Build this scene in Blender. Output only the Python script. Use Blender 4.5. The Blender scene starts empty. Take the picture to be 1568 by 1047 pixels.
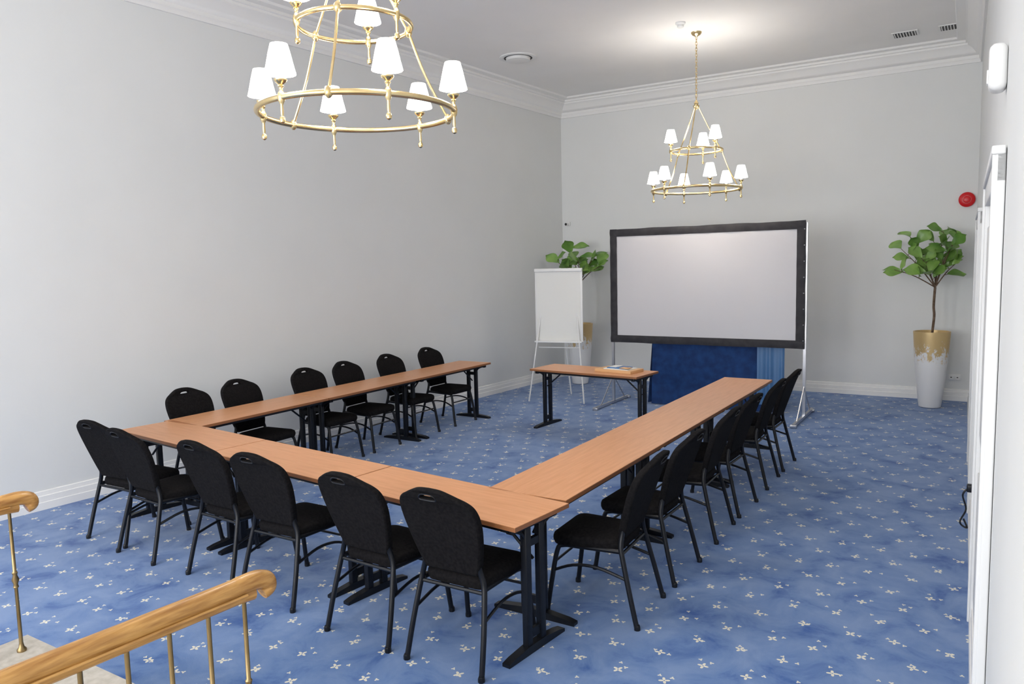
import bpy, math, random
from mathutils import Vector, Matrix
random.seed(7)
sc = bpy.context.scene
try:
    sc.view_settings.view_transform = 'Standard'
except Exception:
    pass

# ------------------------------------------------------------ materials
def new_mat(name, col=(0.5,0.5,0.5), rough=0.5, metal=0.0, spec=0.5, **kw):
    m = bpy.data.materials.new(name); m.use_nodes = True
    b = m.node_tree.nodes['Principled BSDF']
    b.inputs['Base Color'].default_value = (*col, 1)
    b.inputs['Roughness'].default_value = rough
    b.inputs['Metallic'].default_value = metal
    b.inputs['Specular IOR Level'].default_value = spec
    return m
def noise_col(m, c1, c2, scale=5, stretch=(1,1,1), detail=4, lo=0.35, hi=0.65, bump=0.0, bscale=None, dist=0.0):
    nt = m.node_tree; N = nt.nodes; L = nt.links; b = N['Principled BSDF']
    tc = N.new('ShaderNodeTexCoord'); mp = N.new('ShaderNodeMapping'); mp.inputs['Scale'].default_value = stretch
    nz = N.new('ShaderNodeTexNoise'); nz.inputs['Scale'].default_value = scale; nz.inputs['Detail'].default_value = detail
    nz.inputs['Distortion'].default_value = dist
    cr = N.new('ShaderNodeValToRGB'); e = cr.color_ramp.elements
    e[0].position = lo; e[1].position = hi; e[0].color = (*c1, 1); e[1].color = (*c2, 1)
    L.new(tc.outputs['Object'], mp.inputs['Vector']); L.new(mp.outputs[0], nz.inputs['Vector'])
    L.new(nz.outputs['Fac'], cr.inputs['Fac']); L.new(cr.outputs['Color'], b.inputs['Base Color'])
    if bump:
        n2 = N.new('ShaderNodeTexNoise'); n2.inputs['Scale'].default_value = bscale or scale*8
        L.new(mp.outputs[0], n2.inputs['Vector'])
        bp = N.new('ShaderNodeBump'); bp.inputs['Strength'].default_value = bump; bp.inputs['Distance'].default_value = 0.01
        L.new(n2.outputs['Fac'], bp.inputs['Height']); L.new(bp.outputs[0], b.inputs['Normal'])
    return m

M_wall = noise_col(new_mat('wall_paint', rough=0.7, spec=0.12), (0.765,0.775,0.767), (0.78,0.79,0.782), 1.5)
M_ceil = noise_col(new_mat('ceiling_paint', rough=0.8, spec=0.1), (0.87,0.86,0.845), (0.89,0.88,0.865), 1.5)
M_trim = new_mat('trim_white', (0.87,0.865,0.85), 0.45, spec=0.3)
M_casing = new_mat('casing_white', (0.74,0.745,0.74), 0.6, spec=0.15)
M_black = noise_col(new_mat('fabric_black', rough=0.9, spec=0.08), (0.006,0.0057,0.0065), (0.012,0.011,0.0115), 60, bump=0.15, bscale=500)
M_bmetal = new_mat('metal_black', (0.005,0.006,0.009), 0.38, spec=0.35)
M_wood = noise_col(new_mat('table_beech', rough=0.36, spec=0.4), (0.61,0.285,0.130), (0.70,0.350,0.175), 3, (1.2,14,1), 6, 0.3, 0.7)
M_edge = new_mat('table_edge', (0.28,0.11,0.04), 0.45)
M_rail = noise_col(new_mat('handrail_oak', rough=0.25, spec=0.5), (0.32,0.145,0.035), (0.60,0.33,0.10), 6, (14,1.0,14), 5, 0.3, 0.7)
M_brass = noise_col(new_mat('brass', rough=0.24, metal=1.0), (0.74,0.55,0.26), (0.86,0.68,0.37), 8)
M_brassd = noise_col(new_mat('brass_aged', rough=0.38, metal=1.0), (0.24,0.17,0.08), (0.36,0.26,0.13), 8)
M_white = new_mat('plastic_white', (0.8,0.8,0.79), 0.4)
M_paper = new_mat('paper', (0.80,0.80,0.77), 0.8)
M_steel = new_mat('steel', (0.62,0.62,0.64), 0.3, 0.9)
M_dark = new_mat('dark_slot', (0.02,0.02,0.02), 0.6)
M_screen = new_mat('screen_fabric', (0.58,0.57,0.585), 0.5)
M_sframe = noise_col(new_mat('screen_border', rough=0.7, spec=0.3), (0.024,0.023,0.027), (0.040,0.038,0.042), 10)
M_blue = noise_col(new_mat('velvet_blue', rough=0.7, spec=0.25), (0.004,0.028,0.115), (0.008,0.050,0.185), 9)
M_blue.node_tree.nodes['Principled BSDF'].inputs['Sheen Weight'].default_value = 0.15
M_blue2 = new_mat('satin_blue', (0.07,0.18,0.37), 0.45)
M_red = new_mat('alarm_red', (0.62,0.01,0.015), 0.35)
M_stone = noise_col(new_mat('landing_stone', rough=0.6), (0.40,0.37,0.32), (0.50,0.47,0.42), 30)
M_stoned = new_mat('landing_edge', (0.16,0.17,0.18), 0.6)
M_bark = noise_col(new_mat('bark', rough=0.8), (0.09,0.055,0.03), (0.18,0.12,0.08), 30)
M_leaf = noise_col(new_mat('leaf_green', rough=0.35, spec=0.5), (0.075,0.20,0.028), (0.25,0.42,0.10), 3)
M_bluebook = new_mat('book_blue', (0.03,0.16,0.42), 0.4)
M_boxwood = new_mat('box_wood', (0.72,0.42,0.20), 0.5)

M_shade = new_mat('lamp_shade', (0.95,0.9,0.82), 0.8)
b = M_shade.node_tree.nodes['Principled BSDF']
b.inputs['Emission Color'].default_value = (1.0,0.93,0.84,1); b.inputs['Emission Strength'].default_value = 12.0

M_pot = new_mat('pot_glaze', (0.8,0.8,0.8), 0.35)
nt = M_pot.node_tree; N = nt.nodes; L = nt.links; b = N['Principled BSDF']
tc = N.new('ShaderNodeTexCoord'); sp = N.new('ShaderNodeSeparateXYZ'); nz = N.new('ShaderNodeTexNoise')
mp = N.new('ShaderNodeMapping'); mp.inputs['Scale'].default_value = (1,1,0.7)
nz.inputs['Scale'].default_value = 18; nz.inputs['Detail'].default_value = 8; nz.inputs['Roughness'].default_value = 0.8
L.new(tc.outputs['Object'], sp.inputs[0]); L.new(tc.outputs['Object'], mp.inputs[0]); L.new(mp.outputs[0], nz.inputs['Vector'])
m1 = N.new('ShaderNodeMath'); m1.operation = 'MULTIPLY_ADD'; m1.inputs[1].default_value = 1.2; L.new(nz.outputs['Fac'], m1.inputs[0]); L.new(sp.outputs['Z'], m1.inputs[2])
m2 = N.new('ShaderNodeMath'); m2.operation = 'GREATER_THAN'; m2.inputs[1].default_value = 1.33; L.new(m1.outputs[0], m2.inputs[0])
mx = N.new('ShaderNodeMix'); mx.data_type = 'RGBA'; L.new(m2.outputs[0], mx.inputs['Factor'])
mx.inputs['A'].default_value = (0.80,0.80,0.80,1); mx.inputs['B'].default_value = (0.66,0.48,0.23,1)
L.new(mx.outputs['Result'], b.inputs['Base Color'])
m3 = N.new('ShaderNodeMath'); m3.operation = 'MULTIPLY'; m3.inputs[1].default_value = 0.35; L.new(m2.outputs[0], m3.inputs[0]); L.new(m3.outputs[0], b.inputs['Metallic'])

def carpet():
    m = new_mat('carpet_blue', rough=0.95, spec=0.1)
    nt = m.node_tree; N = nt.nodes; L = nt.links; b = N['Principled BSDF']
    b.inputs['Sheen Weight'].default_value = 0.30; b.inputs['Sheen Roughness'].default_value = 0.35
    def math_(op, a, bb=None, c=None):
        n = N.new('ShaderNodeMath'); n.operation = op
        for i, v in enumerate((a, bb, c)):
            if v is None: continue
            if isinstance(v, (int, float)): n.inputs[i].default_value = v
            else: L.new(v, n.inputs[i])
        return n.outputs[0]
    tc = N.new('ShaderNodeTexCoord'); sp = N.new('ShaderNodeSeparateXYZ'); L.new(tc.outputs['Object'], sp.inputs[0])
    x, y = sp.outputs['X'], sp.outputs['Y']
    def motif(cell, R, petals, ox, oy, amp, jit=0.2):
        yy = math_('DIVIDE', math_('ADD', y, oy), cell)
        row = math_('FLOOR', yy)
        xx = math_('ADD', math_('DIVIDE', math_('ADD', x, ox), cell), math_('MULTIPLY', row, 0.5))
        col = math_('FLOOR', xx)
        cb = N.new('ShaderNodeCombineXYZ'); L.new(row, cb.inputs[0]); L.new(col, cb.inputs[1]); cb.inputs[2].default_value = ox
        wn = N.new('ShaderNodeTexWhiteNoise'); wn.noise_dimensions = '3D'; L.new(cb.outputs[0], wn.inputs['Vector'])
        sc_ = N.new('ShaderNodeSeparateColor'); L.new(wn.outputs['Color'], sc_.inputs[0])
        u = math_('SUBTRACT', math_('SUBTRACT', xx, col), math_('MULTIPLY_ADD', sc_.outputs[0], jit, 0.5-jit/2))
        v = math_('SUBTRACT', math_('SUBTRACT', yy, row), math_('MULTIPLY_ADD', sc_.outputs[1], jit, 0.5-jit/2))
        r = math_('MULTIPLY', math_('SQRT', math_('ADD', math_('MULTIPLY', u, u), math_('MULTIPLY', v, v))), cell)
        th = math_('ARCTAN2', v, u)
        lim = math_('MULTIPLY', math_('MULTIPLY_ADD', math_('COSINE', math_('MULTIPLY_ADD', th, petals, math_('MULTIPLY', sc_.outputs[2], 6.28))), amp, 1-amp), R)
        return math_('MULTIPLY', math_('LESS_THAN', r, lim), math_('GREATER_THAN', r, R*0.15))
    pat = math_('MAXIMUM', motif(0.235, 0.029, 4, 0.0, 0.0, 0.36), motif(0.235, 0.013, 3, 3.13, 1.148, 0.3))
    pat = math_('MAXIMUM', pat, motif(0.235, 0.012, 3, 7.19, 2.06, 0.3))
    n1 = N.new('ShaderNodeTexNoise'); n1.inputs['Scale'].default_value = 3.4; n1.inputs['Detail'].default_value = 6; n1.inputs['Distortion'].default_value = 0.5; n1.inputs['Roughness'].default_value = 0.62
    L.new(tc.outputs['Object'], n1.inputs['Vector'])
    cr = N.new('ShaderNodeValToRGB'); e = cr.color_ramp.elements
    e[0].position = 0.30; e[0].color = (0.032,0.098,0.32,1); e[1].position = 0.62; e[1].color = (0.180,0.275,0.49,1)
    e2 = cr.color_ramp.elements.new(0.45); e2.color = (0.122,0.215,0.44,1)
    L.new(n1.outputs['Fac'], cr.inputs['Fac'])
    mx = N.new('ShaderNodeMix'); mx.data_type = 'RGBA'; L.new(pat, mx.inputs['Factor']); L.new(cr.outputs['Color'], mx.inputs['A'])
    mx.inputs['B'].default_value = (0.78,0.74,0.61,1)
    L.new(mx.outputs['Result'], b.inputs['Base Color'])
    n2 = N.new('ShaderNodeTexNoise'); n2.inputs['Scale'].default_value = 350
    L.new(tc.outputs['Object'], n2.inputs['Vector'])
    bp = N.new('ShaderNodeBump'); bp.inputs['Strength'].default_value = 0.4; bp.inputs['Distance'].default_value = 0.004
    L.new(n2.outputs['Fac'], bp.inputs['Height']); L.new(bp.outputs[0], b.inputs['Normal'])
    return m
M_carpet = carpet()

# ------------------------------------------------------------ mesh builder
class MB:
    def __init__(s): s.v=[]; s.f=[]; s.m=[]; s.sm=[]; s.mats=[]; s.T=Matrix.Identity(4)
    def mi(s, mat):
        if mat not in s.mats: s.mats.append(mat)
        return s.mats.index(mat)
    def add(s, vs, fs, mat, smooth=False):
        o=len(s.v); i=s.mi(mat)
        s.v += [tuple(s.T @ Vector(p)) for p in vs]
        for f in fs: s.f.append([o+k for k in f]); s.m.append(i); s.sm.append(smooth)
    def box(s, c, size, mat, rot=None, bev=0.0):
        hx,hy,hz=[d/2 for d in size]; R = rot.to_4x4() if rot else Matrix.Identity(4)
        T = Matrix.Translation(c) @ R
        if bev<=0:
            vs=[T@Vector((x,y,z)) for z in(-hz,hz) for x,y in((-hx,-hy),(hx,-hy),(hx,hy),(-hx,hy))]
            s.add(vs,[(3,2,1,0),(4,5,6,7),(0,1,5,4),(1,2,6,5),(2,3,7,6),(3,0,4,7)],mat)
        else:
            b_=min(bev,hx*.99,hy*.99,hz*.99)
            segs=3
            prof=[]
            for k in range(segs+1):
                a=math.pi/2*k/segs; prof.append((b_*(1-math.sin(a)), -hz+b_*(1-math.cos(a))))
            prof=prof+[(d,-z) for d,z in reversed(prof)]
            vs=[];n=0
            for d,z in prof:
                pts=[]
                for (sx,sy,a0) in((1,-1,-90),(1,1,0),(-1,1,90),(-1,-1,180)):
                    cx,cy=sx*(hx-b_),sy*(hy-b_); r=max(b_-d,1e-5)
                    for q in range(segs+1):
                        a=math.radians(a0+90*q/segs); pts.append((cx+r*math.cos(a),cy+r*math.sin(a),z))
                n=len(pts); vs+= [T@Vector(p) for p in pts]
            fs=[]
            for i in range(len(prof)-1):
                for j in range(n): fs.append((i*n+j,i*n+(j+1)%n,(i+1)*n+(j+1)%n,(i+1)*n+j))
            fs.append(tuple(reversed(range(n)))); fs.append(tuple((len(prof)-1)*n+j for j in range(n)))
            s.add(vs,fs,mat,True)
    def tube(s, pts, r, mat, n=8, closed=False, cap=True, rx=None):
        pts=[Vector(p) for p in pts]; N_=len(pts); rr = r if isinstance(r,(list,tuple)) else [r]*N_
        vs=[]; prev=None
        for i,p in enumerate(pts):
            if closed: t=(pts[(i+1)%N_]-pts[i-1]).normalized()
            else: t=(pts[min(i+1,N_-1)]-pts[max(i-1,0)]).normalized()
            if prev is None:
                a=Vector((0,0,1)) if abs(t.z)<.9 else Vector((1,0,0))
                u=t.cross(a).normalized()
            else: u=(prev-t*prev.dot(t)).normalized()
            prev=u; w=t.cross(u)
            for k in range(n):
                a=2*math.pi*k/n; vs.append(p+u*(rr[i]*math.cos(a))+w*((rx or 1)*rr[i]*math.sin(a)))
        fs=[]
        for i in range(N_ if closed else N_-1):
            j=(i+1)%N_
            for k in range(n): fs.append((i*n+k,i*n+(k+1)%n,j*n+(k+1)%n,j*n+k))
        if not closed and cap: fs.append(tuple(reversed(range(n)))); fs.append(tuple((N_-1)*n+k for k in range(n)))
        s.add(vs,fs,mat,True)
    def lathe(s, prof, c, mat, n=24, cap=True, smooth=True):
        vs=[];c=Vector(c)
        for r,z in prof:
            for k in range(n):
                a=2*math.pi*k/n; vs.append(c+Vector((r*math.cos(a),r*math.sin(a),z)))
        fs=[(i*n+k,i*n+(k+1)%n,(i+1)*n+(k+1)%n,(i+1)*n+k) for i in range(len(prof)-1) for k in range(n)]
        if cap: fs.append(tuple(reversed(range(n)))); fs.append(tuple((len(prof)-1)*n+k for k in range(n)))
        s.add(vs,fs,mat,smooth)
    def grid(s, P, mat, smooth=True):
        nu=len(P); nv=len(P[0]); vs=[p for row in P for p in row]
        s.add(vs,[(i*nv+j,(i+1)*nv+j,(i+1)*nv+j+1,i*nv+j+1) for i in range(nu-1) for j in range(nv-1)],mat,smooth)
    def sweep(s, prof, path, mat):
        P=[]
        for i,(x,y) in enumerate(path):
            def nrm(a,b_):
                t=Vector((b_[0]-a[0],b_[1]-a[1])).normalized(); return Vector((-t.y,t.x))
            n1=nrm(path[i-1],path[i]) if i>0 else None; n2=nrm(path[i],path[i+1]) if i<len(path)-1 else None
            if n1 is None: nn=n2
            elif n2 is None: nn=n1
            else: nn=(n1+n2)/(1+n1.dot(n2))
            P.append([(x+nn.x*d,y+nn.y*d,z) for d,z in prof])
        s.grid(P,mat,False)
    def mesh(s, name):
        me=bpy.data.meshes.new(name); me.from_pydata(s.v,[],s.f); me.update()
        for m in s.mats: me.materials.append(m)
        me.polygons.foreach_set('material_index',s.m); me.polygons.foreach_set('use_smooth',s.sm)
        try: me.set_sharp_from_angle(angle=math.radians(40))
        except Exception: pass
        return me
    def obj(s, name, loc=(0,0,0), rz=0):
        return place(s.mesh(name),name,loc,rz)
def place(me,name,loc,rz=0):
    o=bpy.data.objects.new(name,me); sc.collection.objects.link(o); o.location=loc; o.rotation_euler=(0,0,rz); return o
def catmull(P,k=6):
    P=[Vector(p) for p in P]; out=[]
    for i in range(len(P)-1):
        p0=P[max(i-1,0)];p1=P[i];p2=P[i+1];p3=P[min(i+2,len(P)-1)]
        for j in range(k):
            t=j/k; out.append(0.5*((2*p1)+(p2-p0)*t+(2*p0-5*p1+4*p2-p3)*t*t+(3*p1-p0-3*p2+p3)*t**3))
    out.append(P[-1]); return out

# ------------------------------------------------------------ room
CH=4.90; YB=12.3; YF=-4.0
xl=lambda y:-6.55-0.055*(YB-y)
RS=0.022
xr=lambda y:0.11-RS*y
m=MB(); m.box((-3.3,(YB+YF)/2,-0.05),(9.4,YB-YF+0.6,0.1),M_carpet); m.obj('floor')
m=MB(); m.box((-3.3,(YB+YF)/2,CH+0.05),(9.4,YB-YF+0.6,0.1),M_ceil); m.obj('ceiling')
def wallquad(name,a,b_,th,mat=M_wall,z0=0,z1=CH):
    a=Vector(a);b2=Vector(b_);t=(b2-a).normalized();n=Vector((-t.y,t.x))*th
    m=MB(); q=[a,b2,b2+n,a+n]
    vs=[(p.x,p.y,z) for z in(z0,z1) for p in q]
    m.add(vs,[(3,2,1,0),(4,5,6,7),(0,1,5,4),(1,2,6,5),(2,3,7,6),(3,0,4,7)],mat); return m.obj(name)
wallquad('wall_left',(xl(YF),YF),(xl(YB),YB),0.2)
wallquad('wall_back',(xl(YB)-.2,YB),(xr(YB)+.2,YB),0.2)
wallquad('wall_right',(xr(YF),YF),(xr(YB),YB),-0.2)
m=MB()
wins=[(-6.6,-5.0),(-4.2,-2.6),(-1.8,-0.3)]
xs=[xl(YF)-.1]+[v for w in wins for v in w]+[0.4]
for i in range(0,len(xs),2): m.box(((xs[i]+xs[i+1])/2,YF-.1,CH/2),(xs[i+1]-xs[i],.2,CH),M_wall)
for a,b_ in wins:
    m.box(((a+b_)/2,YF-.1,.4),(b_-a,.2,.8),M_wall); m.box(((a+b_)/2,YF-.1,4.45),(b_-a,.2,.9),M_wall)
m.obj('wall_front')
for k,(a,b_) in enumerate(wins):
    m=MB(); cx=(a+b_)/2
    for x in (a+.03,cx,b_-.03): m.box((x,YF-.1,2.4),(.06,.07,3.2),M_trim)
    for z in (.83,2.9,3.97): m.box((cx,YF-.1,z),(b_-a,.07,.06),M_trim)
    m.obj('window_%d'%(k+1))

cprof=[(0.0,4.60),(0.025,4.60),(0.03,4.635),(0.045,4.65),(0.045,4.69),(0.07,4.70),(0.09,4.73),(0.13,4.78),(0.18,4.81),(0.18,4.835),(0.205,4.84),(0.205,4.87),(0.30,4.875),(0.31,4.90)]
m=MB(); m.sweep(cprof,[(xr(YF),YF),(xr(YB),YB),(xl(YB),YB),(xl(YF),YF)],M_trim); m.obj('trim_1')
bprof=[(0.0,0.165),(0.012,0.16),(0.016,0.125),(0.024,0.12),(0.026,0.07),(0.032,0.065),(0.034,0.0)]
def base(name,path):
    m=MB(); m.sweep(bprof,path,M_trim); m.obj(name)
base('baseboard_left',[(xl(YB),YB),(xl(YF),YF)])
base('baseboard_back',[(xr(YB),YB),(xl(YB),YB)])
base('baseboard_right',[(xr(YF),YF),(xr(YB),YB)])

def door(name,y0,y1,h):
    m=MB(); w=y1-y0
    for yy in (-w/2+.06,w/2-.06):
        m.box((-.016,yy,h/2),(.030,.12,h),M_casing,bev=.006); m.box((-.024,yy+(.04 if yy>0 else -.04),h/2),(.036,.03,h),M_casing,bev=.006)
    m.box((-.017,0,h-.06),(.032,w,.12),M_casing,bev=.006); m.box((-.024,0,h-.01),(.042,w+.02,.03),M_casing,bev=.006)
    m.box((-.006,0,h/2),(.010,w-.2,h-.1),M_casing)
    for z,hh in ((.55,.7),(h*.68,h*.45)):
        for yy in (-w/4+.03,w/4-.03): m.box((-.014,yy,z),(.010,w/2-.3,hh),M_casing,bev=.004)
    yc=(y0+y1)/2; o=m.obj(name,(xr(yc)-.001,yc,0),math.atan(RS))
door('door_1',3.15,4.85,2.42)
door('door_2',6.9,8.7,2.4)

# ------------------------------------------------------------ landing and handrails
m=MB(); LZ=.35
m.box((-1.94,-1.05,LZ/2-.01),(3.76,5.5,LZ-.02),M_stoned); m.box((-1.94,-1.05,LZ-.01),(3.80,5.54,.03),M_stone)
m.obj('stair_landing')
def railing(name, end, ztop, length):
    m=MB(); d=Vector((-math.sin(math.radians(4.5)),-math.cos(math.radians(4.5)),0))
    zc_=Vector((0,0,ztop))
    P=[zc_+d*t for t in [length,length*.75,length*.5,length*.25,.14]]
    P+=[zc_+d*.06+Vector((0,0,.003)), zc_+Vector((0,0,.004)), zc_+Vector((0,0,-.010))-d*.040, zc_+Vector((0,0,-.036))-d*.048,zc_+Vector((0,0,-.050))-d*.025]
    C=catmull(P,6); nC=len(C)
    R=[.032]*nC
    for i in range(12): R[nC-1-i]=.032-.010*(1-i/12)
    m.tube(C,R,M_rail,16)
    m.tube([zc_+Vector((0,0,-.030))+d*length,zc_+Vector((0,0,-.030))+d*.06,zc_+Vector((0,0,-.034))+d*.01],0.024,M_rail,12)
    for s in(-1,1):
        sd=Vector((d.y,-d.x,0))*s*.030
        m.tube([zc_+sd+d*length+Vector((0,0,-.022)),zc_+sd+d*.05+Vector((0,0,-.022))],.006,M_rail,6)
    n=int(length/.128)
    for i in range(n):
        p=d*(.045+.128*i); h=ztop-LZ-.03
        prof=[(.020,0),(.020,.01),(.012,.02),(.0085,.04),(.0075,h*.44),(.012,h*.45),(.009,h*.47),(.016,h*.5),(.009,h*.53),(.012,h*.55),(.0075,h*.56),(.007,h*.97),(.010,h)]
        m.lathe(prof,(p.x,p.y,LZ+.005),M_brassd,12)
    m.obj(name,(end[0],end[1],0))
railing('stair_handrail',(-2.02,1.60),1.04,2.6)
railing('stair_handrail',(-3.69,1.67),1.055,2.6)

# ------------------------------------------------------------ chair
HZ,HW,HH=.434,.050,.0165
def hole_pt(a,k=1.0):
    return (HW*k*math.copysign(abs(math.cos(a))**.6,math.cos(a)), HZ+HH*k*math.sin(a)-.008*(math.cos(a)**2))
def back_panel():
    outl=[(0.155,-.01),(0.178,.05),(0.203,.15),(0.220,.24),(0.225,.30),(0.222,.345),(0.209,.382),(0.182,.408),(0.146,.427),(0.106,.447),(0.06,.464),(0,.469)]
    pts=catmull([(x,y,0) for x,y in outl],4)
    full=[(p.x,p.y) for p in pts]+[(-p.x,p.y) for p in reversed(pts[:-1])]
    cu=bpy.data.curves.new('tmp','CURVE'); cu.dimensions='2D'; cu.fill_mode='BOTH'; cu.extrude=.012; cu.bevel_depth=.010; cu.bevel_resolution=2
    def spl(P):
        s=cu.splines.new('POLY'); s.points.add(len(P)-1)
        for i,(x,y) in enumerate(P): s.points[i].co=(x,y,0,1)
        s.use_cyclic_u=True
    spl(full)
    spl([hole_pt(2*math.pi*k/24,1.15) for k in range(24)])
    o=bpy.data.objects.new('tmp',cu); sc.collection.objects.link(o)
    bpy.context.view_layer.update()
    me=bpy.data.meshes.new_from_object(o.evaluated_get(bpy.context.evaluated_depsgraph_get()))
    vs=[v.co.copy() for v in me.vertices]; fs=[tuple(p.vertices) for p in me.polygons]
    bpy.data.objects.remove(o); bpy.data.curves.remove(cu); bpy.data.meshes.remove(me)
    return vs,fs
BP=back_panel()
def chair_mesh():
    m=MB()
    vs,fs=BP
    def bend(x,h,t): return (x,-.205-h*.37+.030*(x/.2)**2+t,.505+h*.985)
    m.add([bend(v.x,v.y,v.z) for v in vs],fs,M_black,True)
    m.tube([bend(*hole_pt(2*math.pi*k/20,1.05),-.021) for k in range(20)],.004,M_bmetal,6,closed=True)
    hx,hy=.215,.215
    def ring(sc_,z,r):
        pts=[]
        for (sx,sy,a0) in((1,-1,-90),(1,1,0),(-1,1,90),(-1,-1,180)):
            wx = hx if sy>0 else hx-.02
            cx,cy=sx*(wx-r),sy*(hy-r)
            for q in range(7):
                a=math.radians(a0+15*q); pts.append(((cx+r*math.cos(a))*sc_,(cy+r*math.sin(a))*sc_+.03,z))
        return pts
    rings=[ring(.9,.405,.05),ring(.97,.41,.06),ring(1,.43,.06),ring(1.0,.45,.06),ring(.975,.467,.06),ring(.90,.478,.06),ring(.6,.487,.06),ring(.2,.490,.06)]
    n=len(rings[0]); V=[p for r in rings for p in r]
    F=[(i*n+j,i*n+(j+1)%n,(i+1)*n+(j+1)%n,(i+1)*n+j) for i in range(len(rings)-1) for j in range(n)]
    F.append(tuple(reversed(range(n)))); F.append(tuple((len(rings)-1)*n+j for j in range(n)))
    m.add(V,F,M_black,True)
    for s in(-1,1):
        m.tube(catmull([(s*.235,-.30,0),(s*.222,-.250,.2),(s*.203,-.205,.38),(s*.192,-.190,.45),(s*.172,-.193,.52),(s*.168,-.21,.58)],4),.015,M_bmetal,10)
        m.tube(catmull([(s*.225,.265,0),(s*.215,.235,.2),(s*.20,.205,.37),(s*.19,.17,.405),(s*.185,.05,.41),(s*.19,-.19,.42)],4),.015,M_bmetal,10)
        m.tube(catmull([(s*.214,.225,.25),(s*.21,.10,.30),(s*.21,-.05,.31),(s*.213,-.225,.27)],4),.009,M_bmetal,6)
        for y in(.265,-.30):
            m.lathe([(.018,0),(.018,.02),(.014,.03)],(s*(.225 if y>0 else .235),y,0),M_bmetal,8)
    m.tube([(-.205,.22,.30),(.205,.22,.30)],.008,M_bmetal,6)
    m.tube([(-.20,-.195,.405),(.20,-.195,.405)],.010,M_bmetal,6)
    return m.mesh('banquet_chair')
CM=chair_mesh()
def ch(x,y,deg): place(CM,'banquet_chair',(x,y,0),math.radians(deg))
for x,y,a in [(-2.31,3.25,1),(-2.90,3.26,-2),(-3.74,3.33,1),(-4.34,3.38,-2),(-5.17,3.38,-3),(-5.70,3.46,2)]: ch(x,y,a)
for y,a in [(4.05,93),(4.72,89),(5.56,91),(6.22,88),(7.06,91),(7.74,89)]: ch(-1.92,y,a)
for y,a in [(4.38,-90),(4.98,-88),(5.86,-91),(6.48,-89),(7.23,-90),(8.03,-91)]: ch(-6.02,y,a)

# ------------------------------------------------------------ tables
def table_mesh(Ln,W=.50):
    m=MB(); H=.75
    m.box((0,0,H-.013),(Ln-.004,W,.022),M_edge); m.box((0,0,H-.001),(Ln-.008,W-.004,.003),M_wood)
    for s in(-1,1):
        x=s*(Ln/2-.075)
        hw=W/2+.01
        prof=[(-hw,.0),(-hw,.018),(-hw+.05,.03),(-.07,.045),(.07,.045),(hw-.05,.03),(hw,.018),(hw,.0)]
        vs=[(x-.024,y,z) for y,z in prof]+[(x+.024,y,z) for y,z in prof]; k=len(prof)
        m.add(vs,[tuple(range(k)),tuple(reversed(range(k,2*k)))]+[(i,i+k,(i+1)%k+k,(i+1)%k) for i in range(k)],M_bmetal)
        for y in(-.060,.060): m.box((x,y,.36),(.038,.046,.66),M_bmetal,bev=.006)
        m.box((x,0,.60),(.026,.13,.04),M_bmetal); m.box((x,0,.10),(.02,.10,.05),M_bmetal)
        m.box((x,0,.705),(.045,W-.08,.035),M_bmetal,bev=.006)
        m.tube(catmull([(x,-.055,.60),(x,-.10,.665),(x,-.17,.695)],4),.010,M_bmetal,6)
        m.tube(catmull([(x,.055,.60),(x,.10,.665),(x,.17,.695)],4),.010,M_bmetal,6)
        m.tube([(x,0,.50),(x-s*.26,0,.71)],.009,M_bmetal,6)
    for y in(-W/2+.04,W/2-.04): m.box((0,y,.715),(Ln-.15,.02,.03),M_bmetal)
    return m.mesh('conference_table')
T14=table_mesh(1.41,.48); T16=table_mesh(1.60,.52); TP=table_mesh(1.50,.55); T1=table_mesh(1.49,.52)
a=math.atan2(3.60-3.13,-6.17+1.94)
ux=Vector((math.cos(a),math.sin(a))); nrm_=Vector((ux.y,-ux.x))
if nrm_.y<0: nrm_=-nrm_
for k in range(3):
    c=Vector((-1.96,3.13))+ux*(.705+1.414*k)+nrm_*.24
    place(T14,'conference_table',(c.x,c.y,0),a+math.pi)
for k in range(3): place(T16,'conference_table',(-2.205,3.66+.8+1.585*k-.02,0),math.pi/2)
for k in range(3): place(T1,'conference_table',(-5.91,4.02+.745+1.494*k,0),math.pi/2)
place(TP,'conference_table',(-4.07,8.36,0),math.radians(-5.5))

m=MB(); m.box((0,0,.018),(.50,.30,.036),M_boxwood,bev=.004); m.box((.02,.0,.040),(.34,.22,.008),M_paper); m.box((.0,.02,.048),(.25,.18,.008),M_bluebook)
m.box((-.06,.03,.056),(.10,.14,.006),M_paper); m.box((.12,-.04,.055),(.12,.10,.006),M_boxwood)
m.obj('booklet_box',(-3.72,8.36,.7505),math.radians(-8))

# ------------------------------------------------------------ projection screen
SX0,SX1,SZ0,SZ1,SY=-4.61,-1.95,.905,2.515,10.1
m=MB(); bw=.105
m.box(((SX0+SX1)/2,SY,(SZ0+SZ1)/2),(SX1-SX0-2*bw+.02,.012,SZ1-SZ0-2*bw+.02),M_screen)
def strip(p0,p1,inw,amp,lift=0):
    n=40; P=[]
    for i in range(n+1):
        t=i/n; p=Vector(p0).lerp(Vector(p1),t); row=[]
        wob=amp*math.sin(t*17)+amp*.6*math.sin(t*41+1)
        for j in range(5):
            s_=j/4; q=p+Vector(inw)*s_
            off=Vector(inw).normalized()*(wob*(1-s_)-lift*4*t*(1-t)*(1-s_))
            row.append(q+off+Vector((0,-.012-.008*math.sin(s_*math.pi)-.003*math.sin(t*44+j),0)))
        P.append(row)
    m.grid(P,M_sframe)
strip((SX0,SY,SZ1),(SX1,SY,SZ1),(0,0,-bw),.003,.0); strip((SX0,SY,SZ0),(SX1,SY,SZ0),(0,0,bw),.002)
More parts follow.
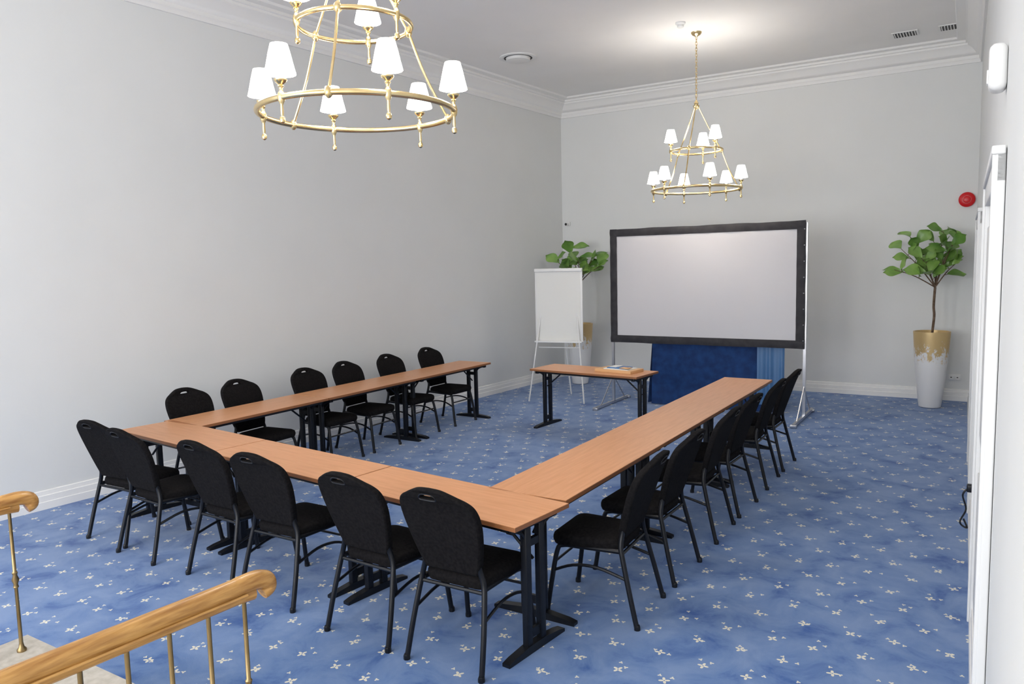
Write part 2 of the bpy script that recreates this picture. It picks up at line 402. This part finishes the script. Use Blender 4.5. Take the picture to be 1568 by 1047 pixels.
strip((SX0,SY,SZ0),(SX0,SY,SZ1),(bw,0,0),.001); strip((SX1,SY,SZ0),(SX1,SY,SZ1),(-bw,0,0),.0015)
m.box(((SX0+SX1)/2,SY+.02,SZ1-.03),(SX1-SX0-.02,.03,.03),M_steel); m.box(((SX0+SX1)/2,SY+.02,SZ0+.03),(SX1-SX0-.02,.03,.03),M_steel)
for x in(SX0+.015,SX1-.0):
    m.box((x,SY+.035,1.26),(.034,.034,2.46),M_steel)
    m.box((x,SY-.02,.03),(.034,1.15,.034),M_steel)
    for y in(-.58,.54): m.box((x,SY+y,.02),(.08,.05,.04),M_steel,bev=.01)
    m.tube([(x,SY-.40,.045),(x,SY+.03,.42)],.009,M_steel,6); m.tube([(x,SY+.42,.045),(x,SY+.03,.42)],.009,M_steel,6)
for k in range(8):
    m.lathe([(.008,0),(.008,.01)],(SX1-.01,SY-.03,SZ0+.1+k*.2),M_steel,8)
m.obj('projection_screen')

# ------------------------------------------------------------ draped table
m=MB(); x0,x1,y0,y1,h=-4.08,-2.46,10.36,10.95,.93
m.box(((x0+x1)/2,(y0+y1)/2,h-.01),(x1-x0-.01,y1-y0-.01,.02),M_blue)
def skirt(a,b_,z1_,mat,amp,fr,n=90,zb=.01,out=.05):
    a=Vector(a);b2=Vector(b_);t=(b2-a);Ln=t.length;t.normalize();nn=Vector((t.y,-t.x)); P=[]
    for i in range(n+1):
        s_=i/n; row=[]
        for j in range(9):
            w=j/8; z=z1_+(zb-z1_)*w
            d=amp*(.15+.85*w)*(math.sin(s_*Ln*fr)+.5*math.sin(s_*Ln*fr*1.73+1.3))+out*w
            q=a.lerp(b2,s_)+nn*d; row.append((q.x,q.y,z))
        P.append(row)
    m.grid(P,mat)
skirt((x0,y0),(x1,y0),h,M_blue,.012,16); skirt((x1,y0),(x1,y1),h,M_blue,.02,24); skirt((x0,y1),(x0,y0),h,M_blue,.02,24); skirt((x1,y1),(x0,y1),h,M_blue,.012,20)
skirt((x1-.12,y0-.075),(x1+.22,y0-.02),h,M_blue2,.018,46,zb=.12,out=.03)
m.obj('draped_table')

# ------------------------------------------------------------ flip chart
m=MB()
m.box((0,0,1.44),(.74,.02,1.08),M_white,bev=.006)
m.box((0,-.014,1.42),(.68,.006,1.00),M_paper)
m.box((0,-.012,1.955),(.74,.05,.05),M_white,bev=.01); m.box((0,-.035,.89),(.74,.08,.025),M_white,bev=.006)
for s in(-1,1): m.tube([(s*.26,.02,1.5),(s*.43,-.20,.0)],.011,M_white,8)
m.tube([(0,.03,1.7),(0,.55,0)],.011,M_white,8)
m.tube([(-.33,.0,.80),(.33,.0,.80)],.008,M_white,6)
o=m.obj('flip_chart',(-5.42,10.02,0),math.radians(10))

# ------------------------------------------------------------ plants
def leaf(m,base,d,up,Ln,W):
    d=d.normalized(); side=d.cross(up).normalized(); up2=side.cross(d)
    prof=[0.03,.34,.52,.68,.84,.97,1.0,.92,.68,.30,.02]; n=len(prof)-1; P=[]
    ph=random.uniform(0,6)
    for i,w in enumerate(prof):
        t=i/n; c=base+d*(Ln*t)+Vector((0,0,-1))*(Ln*.22*t*t)
        P.append([c+side*(W*w*q)+up2*(abs(q)**1.5*W*.22+.006*math.sin(t*9+ph)*abs(q)) for q in(-1,-.5,0,.5,1)])
    m.grid(P,M_leaf)
def fig_tree(name,loc,potH,potR,split,tips,xmax,nl,seed,LL):
    random.seed(seed); m=MB()
    pr=[(.52,0),(.60,.01),(.66,.10),(.78,.35),(.88,.6),(.96,.85),(1.0,.985),(1.0,1.0),(.93,1.0),(.90,.96),(.02,.95)]
    m.lathe([(r*potR,z*potH) for r,z in pr],(0,0,0),M_pot,40,cap=True)
    m.lathe([(.86*potR,potH*.951),(.3*potR,potH*.965),(.01,potH*.965)],(0,0,0),M_bark,20)
    S=Vector((.02,0,split))
    m.tube(catmull([(0,0,potH*.95),(.02,.0,potH+.2),(.01,.01,(potH+split)/2+.05),S],5),.016,M_bark,8)
    for tip in tips:
        T=Vector(tip); mid=S.lerp(T,.5)+Vector((0,0,.03)); C=catmull([S,mid,T],5)
        m.tube(C,[.010-.006*i/(len(C)-1) for i in range(len(C))],M_bark,6)
        for k in range(nl):
            t=.35+.65*(k+1)/nl; p=C[min(len(C)-1,int(t*(len(C)-1)))]
            az=k*2.4+random.uniform(-.4,.4)+T.x*3; el=random.uniform(-.1,.85)
            d=Vector((math.cos(az)*math.cos(el),math.sin(az)*math.cos(el),math.sin(el)))
            d+= (T-S).normalized()*.35
            l=LL*random.uniform(.75,1.1)
            if loc[0]+p.x+d.normalized().x*l>xmax: d.x*=-.6
            if loc[1]+p.y+d.normalized().y*l>YB-.12: d.y*=-.7
            d.normalize(); up=Vector((0,0,1))+Vector((random.uniform(-.6,.6),-1.0+random.uniform(-.5,.3),0))
            m.tube([p,p+d*.04],.004,M_bark,5)
            leaf(m,p+d*.035,d,up,l,l*.33)
    return m.obj(name,loc)
fig_tree('potted_fig_tree',(-.62,11.65,0),1.03,.225,1.62,[(-.46,-.1,1.86),(-.38,.0,2.12),(-.28,.05,2.28),(-.12,-.12,1.98),(.0,.1,2.20),(.16,-.1,2.12),(.26,-.15,2.32),(.28,-.05,1.96),(-.05,-.2,1.80),(.10,.0,2.34)],-.19,5,5,.27)
fig_tree('potted_fig_tree',(-5.88,11.6,0),1.03,.225,1.72,[(-.36,-.1,2.08),(-.16,.0,2.28),(.05,-.12,2.12),(.24,.1,2.14),(.40,-.05,1.98),(.16,-.15,1.88),(-.14,-.15,2.0)],5,4,11,.31)

# ------------------------------------------------------------ chandeliers
def chandelier(loc, lowdeg, updeg):
    m=MB(); R1,R2=.56,.325; z1,z2,zt=2.95,3.44,4.02; zc=CH
    lights=[]
    def ring(R,z,r): m.tube([(R*math.cos(2*math.pi*k/72),R*math.sin(2*math.pi*k/72),z) for k in range(72)],r,M_brass,10,closed=True)
    ring(R1,z1,.0165); ring(R2,z2,.014)
    def lamp(R,z,a):
        x,y=R*math.cos(a),R*math.sin(a)
        m.lathe([(.002,-.135),(.013,-.128),(.016,-.115),(.012,-.102),(.006,-.096),(.009,-.085),(.0075,-.04),(.012,-.03),(.017,-.02),(.021,0),(.017,.02),(.010,.03),(.009,.045),(.016,.055),(.012,.062),(.028,.076),(.034,.084),(.034,.088),(.013,.09)],(x,y,z),M_brass,14)
        m.lathe([(.0125,.088),(.0125,.17)],(x,y,z),M_paper,12)
        nn=28; P=[]
        for (r,zz) in [(.080,.115),(.068,.165),(.057,.216),(.044,.266)]:
            P.append([(x+r*(1+.02*(k%2))*math.cos(2*math.pi*k/nn),y+r*(1+.02*(k%2))*math.sin(2*math.pi*k/nn),z+zz) for k in range(nn+1)])
        m.grid(P,M_shade)
        lights.append((x,y,z+.18))
    for k in range(6): lamp(R1,z1,math.radians(lowdeg+60*k))
    for k in range(3): lamp(R2,z2,math.radians(updeg+120*k))
    for k in range(3):
        a=math.radians(updeg+60+120*k); c,s_=math.cos(a),math.sin(a)
        m.tube(catmull([(R1*c,R1*s_,z1),((R1*.5+R2*.5-.02)*c,(R1*.5+R2*.5-.02)*s_,(z1+z2)/2),(R2*c,R2*s_,z2)],5),.008,M_brass,8)
        m.tube(catmull([(R2*c,R2*s_,z2),(R2*.55*c,R2*.55*s_,z2+.25),(.03*c,.03*s_,zt-.04)],5),.0075,M_brass,8)
        for R,z in((R1,z1),(R2,z2)): m.lathe([(.008,-.03),(.020,-.016),(.023,0),(.020,.016),(.008,.03)],(R*c,R*s_,z),M_brass,14)
    m.lathe([(.004,-.06),(.018,-.05),(.03,-.03),(.04,-.02),(.04,-.008),(.022,0),(.03,.02),(.016,.045),(.006,.06)],(0,0,zt-.01),M_brass,18)
    n=22; z=zt+.05; step=(zc-.05-z)/n
    for k in range(n):
        zz=z+step*(k+.5); P=[]
        for q in range(12):
            a=2*math.pi*q/12; u=.012*math.cos(a); w=step*.68*math.sin(a)
            P.append((u,0,zz+w) if k%2 else (0,u,zz+w))
        m.tube(P,.0032,M_brass,6,closed=True)
    m.lathe([(.012,zc-.06),(.02,zc-.05),(.05,zc-.035),(.065,zc-.015),(.068,zc-.001)],(0,0,0),M_brass,24)
    o=m.obj('chandelier',loc)
    for i,p in enumerate(lights):
        l=bpy.data.lights.new('bulb','POINT'); l.energy=12; l.color=(1,.95,.88); l.shadow_soft_size=.03
        lo=bpy.data.objects.new('bulb_%d'%(i+1),l); sc.collection.objects.link(lo); lo.parent=o; lo.location=p
chandelier((-3.14,3.40,0),29,118)
chandelier((-3.22,9.70,0),5,93)

# ------------------------------------------------------------ ceiling & wall fittings
m=MB(); m.lathe([(.26,.0),(.26,-.012),(.235,-.02),(.20,-.012),(.17,-.012),(.165,-.045),(.15,-.05),(.01,-.05)],(0,0,0),M_white,36)
m.lathe([(.198,-.0125),(.172,-.0125)],(0,0,0),M_dark,36,cap=False)
m.obj('ceiling_air_vent',(-5.63,9.35,CH))
m=MB(); m.lathe([(.06,0),(.06,-.02),(.05,-.028),(.04,-.03),(.04,-.055),(.03,-.062),(.01,-.063)],(0,0,0),M_white,24); m.obj('smoke_detector',(-3.25,9.2,CH))
for x,y in((-1.02,11.4),(-.49,11.4)):
    m=MB(); m.box((0,0,-.006),(.30,.26,.012),M_white,bev=.003); m.box((0,0,-.0125),(.26,.22,.004),M_dark)
    for k in range(8): m.box((-.115+k*.033,0,-.016),(.010,.22,.008),M_trim)
    m.obj('ceiling_vent_grille',(x,y,CH))
def yaxis(m): m.T=Matrix.Rotation(math.radians(90),4,'X')
m=MB(); yaxis(m); m.lathe([(.085,0),(.10,.01),(.10,.035),(.085,.05),(.05,.055),(.05,.062),(.035,.07),(.005,.07)],(0,0,0),M_red,32)
m.lathe([(.052,.0555),(.048,.063)],(0,0,0),M_white,24,cap=False); m.obj('fire_alarm_sounder',(-.285,YB-.001,2.79))
m=MB(); m.box((0,0,0),(.06,.12,.17),M_white,bev=.025); m.box((-.031,0,-.03),(.008,.05,.05),M_trim,bev=.003)
m.obj('motion_sensor',(xr(3.45)-.03,3.45,2.74))
m=MB(); m.box((0,-.02,0),(.07,.04,.07),M_white,bev=.01); m.box((.0,-.07,-.01),(.045,.09,.05),M_white,bev=.012)
yaxis(m); m.lathe([(.022,.114),(.022,.122),(.01,.124)],(0,-.01,0),M_dark,16); m.obj('security_camera',(-6.42,YB,2.75))
m=MB(); m.box((0,-.006,0),(.16,.012,.085),M_white,bev=.004)
for x in(-.038,.038): m.box((x,-.0125,0),(.05,.004,.05),M_trim); m.box((x,-.015,0),(.02,.003,.012),M_dark)
m.obj('wall_socket',(-.36,YB,.33))
m=MB(); m.box((-.008,0,0),(.016,.09,.09),M_white,bev=.004); m.box((-.035,0,0),(.05,.045,.05),M_bmetal,bev=.008)
m.tube(catmull([(-.05,0,0),(-.08,.0,-.05),(-.06,.03,-.15),(-.09,-.04,-.22),(-.05,.02,-.27),(-.07,-.03,-.2)],6),.006,M_bmetal,6)
m.obj('power_plug',(xr(5.6),5.6,.56))

# ------------------------------------------------------------ lights
for k,(a_,b_) in enumerate(wins):
    l=bpy.data.lights.new('window_light','AREA'); l.shape='RECTANGLE'; l.size=b_-a_-.1; l.size_y=3.1; l.energy=(180,190,125)[k]; l.color=(.985,.985,1.0)
    o=bpy.data.objects.new('window_daylight',l); sc.collection.objects.link(o); o.location=((a_+b_)/2,YF+.02,2.4)
    o.rotation_euler=(math.radians(90),0,0)
w=bpy.data.worlds.new('World'); sc.world=w; w.use_nodes=True
w.node_tree.nodes['Background'].inputs[0].default_value=(.9,.95,1,1); w.node_tree.nodes['Background'].inputs[1].default_value=1.0

# ------------------------------------------------------------ camera
cd=bpy.data.cameras.new('camera'); cam=bpy.data.objects.new('camera',cd); sc.collection.objects.link(cam)
cd.sensor_width=36; cd.lens=36*1169.5/1568; cd.clip_start=.05
r=Vector((.8493,.5275,-.0234)).normalized(); bk=Vector((.5269,-.8439,.1015)); bk=(bk-r*bk.dot(r)).normalized(); up=bk.cross(r)
M=Matrix(((r.x,up.x,bk.x,0),(r.y,up.y,bk.y,0),(r.z,up.z,bk.z,2.06),(0,0,0,1)))
cam.matrix_world=M
sc.camera=cam
